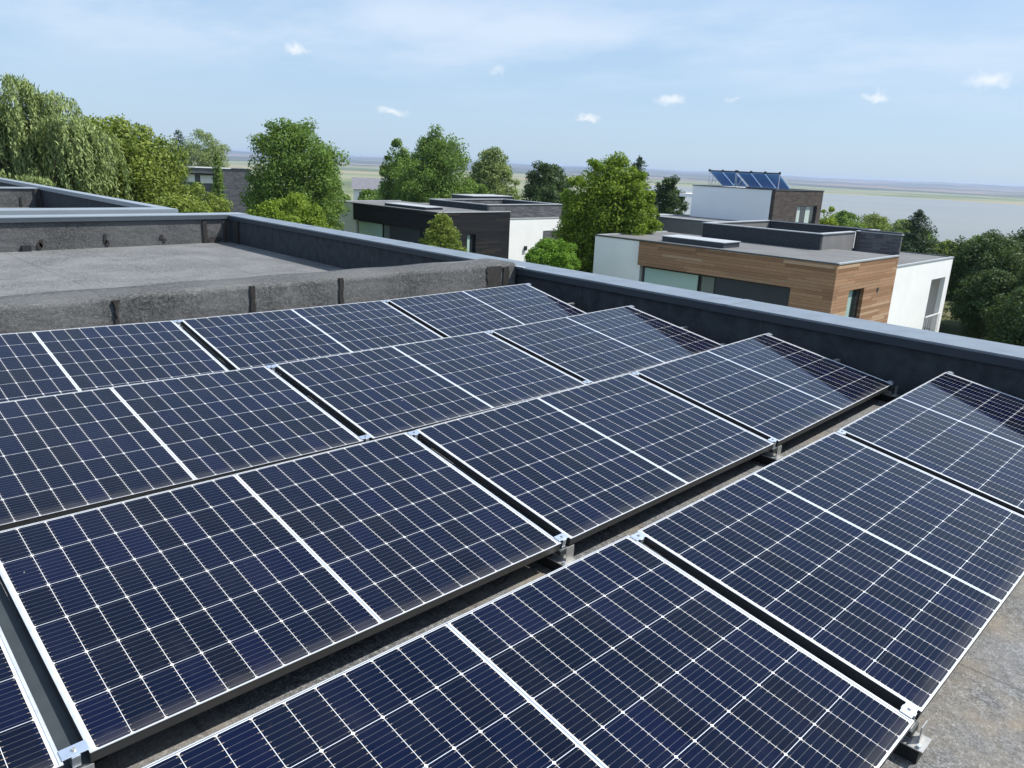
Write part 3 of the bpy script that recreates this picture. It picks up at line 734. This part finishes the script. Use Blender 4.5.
copings('roof_trim', 'villa_trim', V3, [(-.04, 8.45, -.04, .32), (-.04, .32, .322, 7.24), (8.1, 8.45, .322, 7.24), (.322, 8.098, 6.9, 7.24)], 10.452, 10.51)
B3('interior_wall', 'shade_grey', .31, 8.1, 2.6, 2.8, -2.35, .24)
wn3 = window(V3, 4.0, 7.6, .16, 0, 7.65, 9.28, 'y', 4, gl='dark_glass', glb={0: 'curtain', 2: 'curtain'}, fr='villa_trim')
B3('lower_wall', 'grey_gable', -3.2, -.01, 3.8, 8.7, -10, -2.05); B3('lower_wall', 'grey_gable', -4.0, -3.21, 2.5, 9.5, -10, -2.08)
B3('roof', 'villa_roof', -3.9, 6, 7.25, 9.4, -2.3, -2.06)
copings('roof_trim', 'villa_trim_light', V3, [(-4.05, -3.6, 2.45, 9.55), (-3.598, -.02, 8.5, 9.55)], 7.96, 8.03)
B3('roof', 'villa_roof', -3.59, -.02, 2.5, 8.49, -2.04, -2.0)
B3('balcony_slab', 'white_render', .6, 3.4, 7.21, 8.8, -.50, -.22)
# lower white wing toward us
B3('lower_wall', 'grey_gable', -2.5, 9, -2.4, -.02, -10, -2.3)
# collectors on the roof
def collectors(y0, n, lab, bx=55.9):
    e = empty('solar_water_heater', (bx, y0, .55), lab=lab, cat='solar collector', group='solar collectors on the white villa')
    wd = 1.18
    for i in range(n):
        a = -i*wd; tb = MB()
        for j in range(15): tb.tube([(0, a-.08-j*.072, 1.05), (2.1, a-.08-j*.072, .0)], .033, 6)
        tb.build('tube_bank', 'collector_glass', e)
        MB().tube([(-.01, a, 1.07), (2.12, a, .02)], .03, 5).build('side_rail', 'handrail_white', e)
    MB().tube([(-.01, -n*wd, 1.07), (2.12, -n*wd, .02)], .03, 5).build('side_rail', 'handrail_white', e)
    MB().tube([(-.05, .1, 1.12), (-.05, -n*wd-.05, 1.12)], .06, 6).build('header_pipe', 'rail_steel', e)
    for i in range(n+1): MB().box(-.13, .03, -i*wd-.05, -i*wd+.06, 1.06, 1.24).build('pipe_joint', 'black_metal', e)
    struts = [((-.03, -i*wd, -.05), (-.03, -i*wd, 1.06)) for i in (0, n)]+[((q, 0, -.05), (q, 0, 1.0-q*.5)) for q in (.5, 1.0, 1.5)]+[((-.03, 0, .0), (.9, 0, .55))]
    for a_, b_ in struts: MB().tube([a_, b_], .022, 5).build('support_strut', 'handrail_white', e)
    return e
collectors(32.6, 2, 'pair of blue solar collectors at the left on the white villa roof')
collectors(30.12, 3, 'three blue solar collectors joined side by side at the right on the white villa roof')

# ---- far slate house at left behind trees
V0 = empty('villa', (50.5, 121, -12), lab='low grey slate house with a pale roof edge seen between trees at far left', cat='house')
a0 = Vector((49.7, 121.8)); b0 = Vector((59.6, 118.7)); dv = (b0-a0).normalized(); ang0 = math.atan2(dv.y, dv.x)
V0.location = (a0.x, a0.y, -12); V0.rotation_euler = (0, 0, ang0); L0 = (b0-a0).length
def B0(name, m, *c_): return box(name, m, V0, c_[0], c_[1], c_[2], c_[3], c_[4]+12, c_[5]+12)
B0('wall', 'grey_slate', 6.2, L0, 0, 8, -12, -1.25); B0('wall', 'grey_slate', -1, 6.198, .02, 8, -1.9-.15, -1.25); B0('wall', 'grey_slate', -1, 6.19, 1.5, 8, -12, -2.06); B0('window', 'white_render', .6, 2.2, 1.40, 1.49, -3.5, -2.3); B0('window', 'white_render', 3.0, 4.9, 1.40, 1.49, -3.6, -2.4)
B0('roof_trim', 'white_render', -1.2, 7.5, -.1, .5, -1.248, -1.10); B0('roof_trim', 'villa_trim', 7.502, L0+.1, -.1, .5, -1.248, -1.15); B0('roof', 'villa_roof', -1, L0, .5, 8, -1.249, -1.18)
# ---- small gabled house
VS = empty('bungalow', (92.1, 138.2, -13.6), R(-35), lab='small white gabled house with a grey tiled roof between the trees', cat='house')
MB().box(0, 7, 0, 6, 0, 8.6).build('wall', 'white_render', VS)
MB().add([(-.4, -.5, 8.6), (7.4, -.5, 8.6), (7.4, 3, 10.9), (-.4, 3, 10.9), (-.4, 6.5, 8.6), (7.4, 6.5, 8.6)], [(0, 1, 2, 3), (3, 2, 5, 4), (0, 3, 4), (1, 5, 2), (0, 4, 5, 1)]).build('roof', 'grey_tiles', VS)
box('window', 'dark_glass', VS, 1.2, 2.6, -.04, -.005, 6.6, 8.0); box('window', 'dark_glass', VS, 4.2, 5.6, -.04, -.005, 6.6, 8.0)
# ---- low garden wall
gw = MB()
for i in range(6): gw.box(i*.9, i*.9+.8, 0, .4, 0, 1.3+random.uniform(-.1, .1))
gw.box(0, 5.4, .05, .35, 1.5, 1.75)
g_ = gw.build('garden_wall', 'beige_stone', None, lab='low beige stone garden wall beside the ball shaped tree', cat='wall'); g_.location = (33.3, 28.1, -6.2); g_.rotation_euler = (0, 0, R(-40))

# ------------------------------------------------------------------ vegetation
def leaves_mesh(name, P, N, size, aspect, m, droop=None):
    """P (n,3) leaf centres, N (n,3) facing; diamond shaped leaves, real tiny faces"""
    n = len(P); N = N/np.maximum(np.linalg.norm(N, axis=1, keepdims=True), 1e-6)
    r_ = rng.normal(size=(n, 3)) if droop is None else droop+rng.normal(size=(n, 3))*.35
    A = np.cross(N, np.cross(r_, N)); A /= np.maximum(np.linalg.norm(A, axis=1, keepdims=True), 1e-6)
    Bv = np.cross(N, A)
    s = size*rng.uniform(.6, 1.3, (n, 1)); l = s*.5; wd = s*.5*aspect
    bend = N*s*.12
    V_ = np.stack([P-A*l-bend, P+Bv*wd, P+A*l-bend, P-Bv*wd], 1).reshape(-1, 3)
    me_ = bpy.data.meshes.new(name); me_.vertices.add(4*n); me_.vertices.foreach_set('co', V_.ravel().astype(np.float32))
    me_.loops.add(4*n); me_.loops.foreach_set('vertex_index', np.arange(4*n, dtype=np.int32))
    me_.polygons.add(n); me_.polygons.foreach_set('loop_start', np.arange(0, 4*n, 4, dtype=np.int32)); me_.polygons.foreach_set('loop_total', np.full(n, 4, dtype=np.int32))
    me_.materials.append(MATS[m]); me_.update(calc_edges=True); me_.validate(); return me_
def unit(n):
    v = rng.normal(size=(n, 3)); return v/np.linalg.norm(v, axis=1, keepdims=True)
def trunk_mesh(h, r, tips, name='trunk'):
    mb = MB(); mb.tube([(0, 0, -.3), (.03*r, .02*r, h*.25), (.12, -.08, h*.55), (.0, .1, h*.86)], [r*1.25, r, r*.7, r*.22], 8)
    for t in tips:
        a = Vector((0.05, 0, h*random.uniform(.28, .6))); b_ = Vector(t); mid = a.lerp(b_, .5)+Vector((0, 0, -.05*h))*.6
        mb.tube([a, mid, b_], [r*.42, r*.26, r*.07], 5)
    return mb
def round_tree(x, y, ztop, rx, label, m='leaf_mid', lobes=46, n=20000, size=.2, bot=.25, cat='tree', shape=.5, name='broadleaf_tree', zb=None, group=None, top_taper=.0, clump=.27):
    """crown of many leaf clumps held on limbs, gaps between"""
    zb = float(ground_z(np.array(x), np.array(y))) if zb is None else zb
    H = ztop-zb; ch = H*(1-bot); cz = H*bot+ch/2; rz = ch/2
    e = empty(name, (x, y, zb), random.uniform(0, 6), lab=label, cat=cat, group=group)
    C = []; lob = [(unit(1)[0], random.uniform(.08, .20)) for _ in range(9)]
    def rad_(u_):          # uneven outline: the crown radius varies with direction
        q = .86
        for (d_, a_) in lob: q += a_*max(0, float(np.dot(u_, d_))-.62)/.38
        return min(q, 1.06)
    for i in range(int(lobes*1.9)):
        u_ = unit(1)[0]; rr = random.uniform(.62, .92)*rad_(u_) if random.random() < .85 else random.uniform(.2, .6)
        tp = 1-top_taper*max(0, u_[2])
        C.append((np.array([u_[0]*rx*rr*tp, u_[1]*rx*rr*tp, cz+u_[2]*rz*rr]), rx*clump*random.uniform(.45, 1.0)))
    for i in range(max(3, lobes//10)):
        t = random.uniform(0, 6.28); q = random.uniform(0, .40)
        C.append((np.array([math.cos(t)*rx*q, math.sin(t)*rx*q, cz+rz*math.sqrt(1-q*q)*(1-top_taper*.3)-rx*random.uniform(.14, .30)]), rx*random.uniform(.14, .22)))
    wts = np.array([c_[1]**2 for c_ in C]); wts /= wts.sum()
    P = []; N = []; n = int(n*1.35); nf = int(n*.36); nn = n-nf
    for (c_, r_), wq in zip(C, wts):
        k = int(nn*wq)+8; d_ = unit(k); q = rng.uniform(.25, 1.12, (k, 1))**.7
        st = np.array([1, 1, random.uniform(.65, .95)])
        P.append(c_+d_*r_*q*st); N.append(d_+rng.normal(size=(k, 3))*.8+np.array([0, 0, .4]))
    d_ = unit(nf); q = rng.uniform(.40, .90, (nf, 1)); tp = 1-top_taper*np.maximum(0, d_[:, 2:3])
    P.append(np.concatenate([d_[:, :2]*rx*q*tp, cz+d_[:, 2:3]*rz*q], 1)); N.append(d_+rng.normal(size=(nf, 3)))
    P = np.concatenate(P); N = np.concatenate(N)
    link(bpy.data.objects.new('crown', leaves_mesh('crown', P, N, size, .62, m)), parent=e)
    tips = [C[i][0] for i in range(0, 14)]
    trunk_mesh(H*.9, max(.07, rx*.055), tips).build('trunk', 'bark', e, smooth=True)
    return e
def willow(x, y, ztop, rx, label, n=60000):
    zb = float(ground_z(np.array(x), np.array(y))); H = ztop-zb
    e = empty('willow_tree', (x, y, zb), .4, lab=label, cat='willow tree')
    P = []; N = []; D = []
    ns = 700
    humps = [(random.uniform(-.65, .65)*rx, random.uniform(-.65, .65)*rx, random.uniform(.50, .84)*H, rx*random.uniform(.24, .42)) for _ in range(17)]
    humps[:5] = [(-.2, .3, H*.95, rx*.34), (1.3, -.6, H*.90, rx*.32), (-1.8, .9, H*.86, rx*.38), (2.6, -1.6, H*.76, rx*.34), (.6, -1.8, H*.80, rx*.4)]
    for s_ in range(ns):
        hx, hy, hz, hr = random.choice(humps)
        t = random.uniform(0, 6.283); q = math.sqrt(random.random())
        px_, py_ = hx+math.cos(t)*hr*q, hy+math.sin(t)*hr*q; pz = hz+hr*.55*math.sqrt(max(0, 1-q*q))-hr*.2
        ln = random.uniform(1.2, 5.0)*(.4+.6*q); k = int(n/ns*ln/3)
        tt = rng.uniform(0, 1, k)
        ox = math.cos(t)*.35*tt; oy = math.sin(t)*.35*tt
        base_ = np.stack([px_+ox+.12*np.sin(tt*5+t), py_+oy+.12*np.cos(tt*4+t), pz-tt*ln], 1)+rng.normal(size=(k, 3))*np.array([.09, .09, .06])
        P.append(base_); N.append(np.array([math.cos(t), math.sin(t), .25])+rng.normal(size=(k, 3))*.6)
    P = np.concatenate(P); N = np.concatenate(N); P[:, 2] = np.minimum(P[:, 2], H)
    link(bpy.data.objects.new('crown', leaves_mesh('crown', P, N, .26, .28, 'leaf_willow', droop=np.array([0, 0, -1.]))), parent=e)
    trunk_mesh(H*.85, .3, [(h_[0], h_[1], h_[2]) for h_ in humps]).build('trunk', 'bark', e, smooth=True)
    return e
def spruce(x, y, ztop, rx, label, n=12000, m='leaf_spruce', zb=None, group=None, name='conifer', size=.17, bot=.06):
    zb = float(ground_z(np.array(x), np.array(y))) if zb is None else zb
    H = ztop-zb; e = empty(name, (x, y, zb), random.uniform(0, 6), lab=label, cat='conifer', group=group)
    P = []; N = []; nb = 210
    for b_ in range(nb):
        t = (b_/nb)**.85; z = H*(bot+(1-bot)*t)*.985; L = rx*(1-t)**.62*random.uniform(.75, 1.15)+.10
        a = random.uniform(0, 6.283); k = max(8, int(n/nb*(.25+1.6*(1-t)))); s_ = rng.uniform(.1, 1, k)
        w_ = L*.26*(1-s_*.6)
        lat = rng.normal(size=k)*w_
        px_ = math.cos(a)*L*s_-math.sin(a)*lat; py_ = math.sin(a)*L*s_+math.cos(a)*lat
        pz = z-L*.34*s_+L*.26*s_*s_+rng.normal(size=k)*.06
        P.append(np.stack([px_, py_, pz], 1)); N.append(np.array([math.cos(a)*.5, math.sin(a)*.5, .8])+rng.normal(size=(k, 3))*.5)
    P = np.concatenate(P); N = np.concatenate(N)
    link(bpy.data.objects.new('crown', leaves_mesh('crown', P, N, size, .4, m)), parent=e)
    MB().tube([(0, 0, -.3), (0, 0, H*.5), (0, 0, H)], [.16, .1, .015], 6).build('trunk', 'bark', e, smooth=True)
    return e

TR = 'trees beyond the parapet'
willow(10.2, 43.4, 4.75, 3.3, 'tall weeping willow with pale hanging branches at the far left')
round_tree(15.4, 46.4, 3.5, 3.8, 'broad olive green tree right of the weeping willow', 'leaf_olive', 60, 30000, .21, bot=.2, group=TR)
round_tree(13.6, 34.0, -.35, 2.3, 'low yellowish green bush foliage above the left coping corner', 'leaf_olive', 30, 15000, .16, bot=.12, name='bush', cat='bush')
round_tree(18.2, 42.7, -.25, 2.4, 'olive bush under the broad olive tree, beside the slate house', 'leaf_olive', 30, 14000, .17, bot=.1, name='bush', cat='bush')
round_tree(8.0, 36.0, -.1, 2.6, 'green bush under the weeping willow at the left edge', 'leaf_mid', 30, 12000, .18, bot=.1, name='bush', cat='bush')
spruce(27.6, 67.6, 3.2, 2.5, 'small dark pointed spruce against the sky at left', group=TR)
round_tree(57.5, 131.0, 5.1, 4.9, 'pale green airy tree behind the slate house', 'leaf_pale', 40, 15000, .26, bot=.25, group=TR)
spruce(24.1, 52.8, 1.5, .95, 'narrow green poplar standing in front of the slate house', 9000, 'leaf_mid', name='poplar_tree', group=TR)
spruce(22.6, 53.2, -.6, .8, 'shorter leafy poplar just left of the narrow one', 8000, 'leaf_mid', name='poplar_tree', group=TR)
round_tree(29.7, 52.2, 4.3, 3.95, 'large dense round topped tree left of the black villa', 'leaf_mid', 70, 36000, .20, bot=.12, group=TR)
round_tree(24.0, 41.5, -.5, 2.2, 'bright green bush below the large dense tree', 'leaf_bright', 26, 15000, .15, bot=.08, name='bush', cat='bush')
round_tree(25.3, 43.5, -.9, 1.7, 'bright bush closest to the white end of the black villa', 'leaf_bright', 26, 13000, .15, bot=.08, name='bush', cat='bush')
round_tree(20.6, 39.0, -.75, 1.9, 'mixed green bush just over the left coping', 'leaf_bright', 26, 12000, .15, bot=.08, name='bush', cat='bush')
round_tree(50.2, 66.4, 3.6, 2.5, 'medium tree directly left of the tallest tree behind the black villa', 'leaf_mid', 36, 15000, .24, bot=.2, group=TR)
round_tree(48.6, 58.5, 4.6, 4.6, 'tallest bright green tree behind the black villa', 'leaf_mid', 62, 32000, .22, bot=.15, group=TR, top_taper=.5)
round_tree(62.3, 65.1, 3.85, 3.5, 'greyish green tree right of the tallest tree behind the black villa', 'leaf_pale', 44, 17000, .25, bot=.2, group=TR, top_taper=.4)
round_tree(55.0, 67.0, 1.5, 3.0, 'olive tree low between the trees behind the black villa', 'leaf_dark', 36, 12000, .24, bot=.2, group=TR)
round_tree(64.0, 57.7, 2.25, 3.3, 'dark rounded tree just left of the yellow green tree', 'leaf_dark', 44, 16000, .25, bot=.15, group=TR)
round_tree(59.0, 52.5, -.3, 2.6, 'dark tree low behind the right end of the black villa', 'leaf_dark', 34, 11000, .24, bot=.1, group=TR)
round_tree(36.3, 27.0, 2.5, 2.9, 'large yellow green feathery tree between the two near villas', 'leaf_bright', 50, 26000, .17, bot=.1, group=TR, clump=.24)
round_tree(35.0, 27.6, 2.15, 1.95, 'feathery bright green tree overlapping the right end of the black villa', 'leaf_bright', 46, 19000, .16, bot=.1, group=TR)
round_tree(36.6, 25.6, 1.6, 1.5, 'leaning bright green tree touching the left end of the timber villa', 'leaf_bright', 32, 14000, .16, bot=.25, group=TR)
spruce(49.1, 34.7, 2.6, 3.2, 'dark cedar tip rising behind the yellow green tree', 24000, group=TR)
round_tree(60.5, 39.6, 1.35, 2.3, 'dark tree left of the white villa with collectors', 'leaf_dark', 40, 14000, .2, bot=.1, group=TR, top_taper=.35)
round_tree(59.0, 41.6, .2, 1.9, 'smaller dark tree beside the one left of the collectors', 'leaf_dark', 34, 10000, .2, bot=.1, group=TR, top_taper=.35)
round_tree(22.9, 26.6, -.6, 1.2, 'small olive and rust leaved tree in front of the black villa', 'leaf_olive', 30, 6500, .12, bot=.45, group=TR, top_taper=.5)
round_tree(28.9, 25.0, -1.98, 1.6, 'clipped ball shaped bright green tree beside the white wing', 'leaf_ball', 60, 22000, .11, bot=.42, name='ball_tree', clump=.2, shape=.5)
round_tree(39.0, 24.8+.8, -1.0, .5, 'thin young sapling behind the left end of the timber villa', 'leaf_bright', 16, 1800, .14, bot=.35, group=TR)
round_tree(72.7, 29.6, -1.0, 1.4, 'lemon yellow shrub tree beside the brown villa corner', 'leaf_yellow', 24, 6000, .2, bot=.1, group=TR)
MID = [(84, 33.2, -1.5, 2.3, 'leaf_mid', 'first small lakeside tree right of the lemon yellow one'), (101.3, 39.0, -2.2, 2.6, 'leaf_mid', 'second lakeside tree right of the lemon yellow one'),
       (111.7, 39.6, -2.6, 3.4, 'leaf_olive', 'wide olive lakeside tree against the water'), (98.7, 31.4, -2.5, 2.8, 'leaf_pale', 'pale lakeside tree left of the right hand spruce'),
       (92, 27.5, -3.2, 2.8, 'leaf_mid', 'low green lakeside tree above the slate terrace wall'), (71.3, 18.5, -2.9, 2.2, 'leaf_olive', 'yellowish tree right of the right hand spruce'),
       (80, 18.0, -2.7, 2.6, 'leaf_mid', 'tree tops over the white wing against the lake'), (73, 23.0, -3.3, 2.6, 'leaf_olive', 'olive tree behind the slate terrace wall')]
for x_, y_, zt__, rx_, m_, lb_ in MID: round_tree(x_, y_, zt__, rx_, lb_, m_, 30, 8500, .26, bot=.1, group=TR)
spruce(59.3, 17.3, -.3, 3.6, 'dark spruce with a pointed top right of the terrace wall, against the lake', 26000, group=TR)
round_tree(60.0, 12.6, -1.3, 3.1, 'large dark green tree at the right edge beside the white wing', 'leaf_dark', 60, 26000, .17, bot=.05, group=TR)
round_tree(64.5, 11.2, -.9, 3.6, 'tall dark tree at the right edge behind the large dark one', 'leaf_dark', 60, 24000, .18, bot=.05, group=TR)
round_tree(55.0, 7.2, -1.3, 3.0, 'dark tree cut off by the right edge of the photo', 'leaf_dark', 44, 16000, .19, bot=.05, group=TR)
round_tree(48.5, 7.2, -3.4, 2.4, 'nearest dark tree above the coping at the right edge', 'leaf_dark', 50, 22000, .15, bot=.05, group=TR)
round_tree(56.0, 11.2, -3.3, 2.3, 'mixed green tree touching the balcony wing', 'leaf_dark', 36, 12000, .18, bot=.05, group=TR)
FAR = [(34.3, 65.4, -.9, 2.1, 'low tree filling in right of the slate house'), (40.2, 61.8, -1.9, 2.0, 'low greenery at the left end of the black villa'), (43.5, 62.5, -1.2, 1.8, 'low greenery below the small gabled house'), (58.5, 62.5, -.6, 2.6, 'low tree between the greyish green and the dark rounded tree'), (57.2, 91.5, .4, 2.0, 'distant tree left of the small gabled house'),
       (86, 118, -2.6, 4, 'distant low tree behind the tallest tree'), (95, 105, -3.2, 4, 'distant low tree behind the greyish tree'), (90, 80, -3.6, 4, 'distant low tree seen right of the dark rounded tree'), (84, 70, -3.4, 3.5, 'distant tree behind the yellow green tree'),
        (36.5, 96, -1.2, 2.4, 'distant tree in front of the slate house')]
for x_, y_, zt__, rx_, lb_ in FAR: round_tree(x_, y_, zt__, rx_, lb_, 'leaf_mid', 28, 7000, .30, bot=.1, group=TR)

# ------------------------------------------------------------------ haze
m = bpy.data.materials.new('haze_air'); m.use_nodes = True; nt = NT(m.node_tree); m.node_tree.nodes.clear()
out = nt.node('ShaderNodeOutputMaterial'); pvn = nt.node('ShaderNodeVolumePrincipled')
pvn.inputs['Color'].default_value = (.60, .73, 1.0, 1); pvn.inputs['Density'].default_value = .00010; pvn.inputs['Anisotropy'].default_value = .2
nt.l.new(pvn.outputs[0], out.inputs['Volume']); MATS['haze_air'] = m
hz = MB().box(-17500, 17500, -17500, 17500, -60, 8).build('haze', 'haze_air', None, kind='stuff')
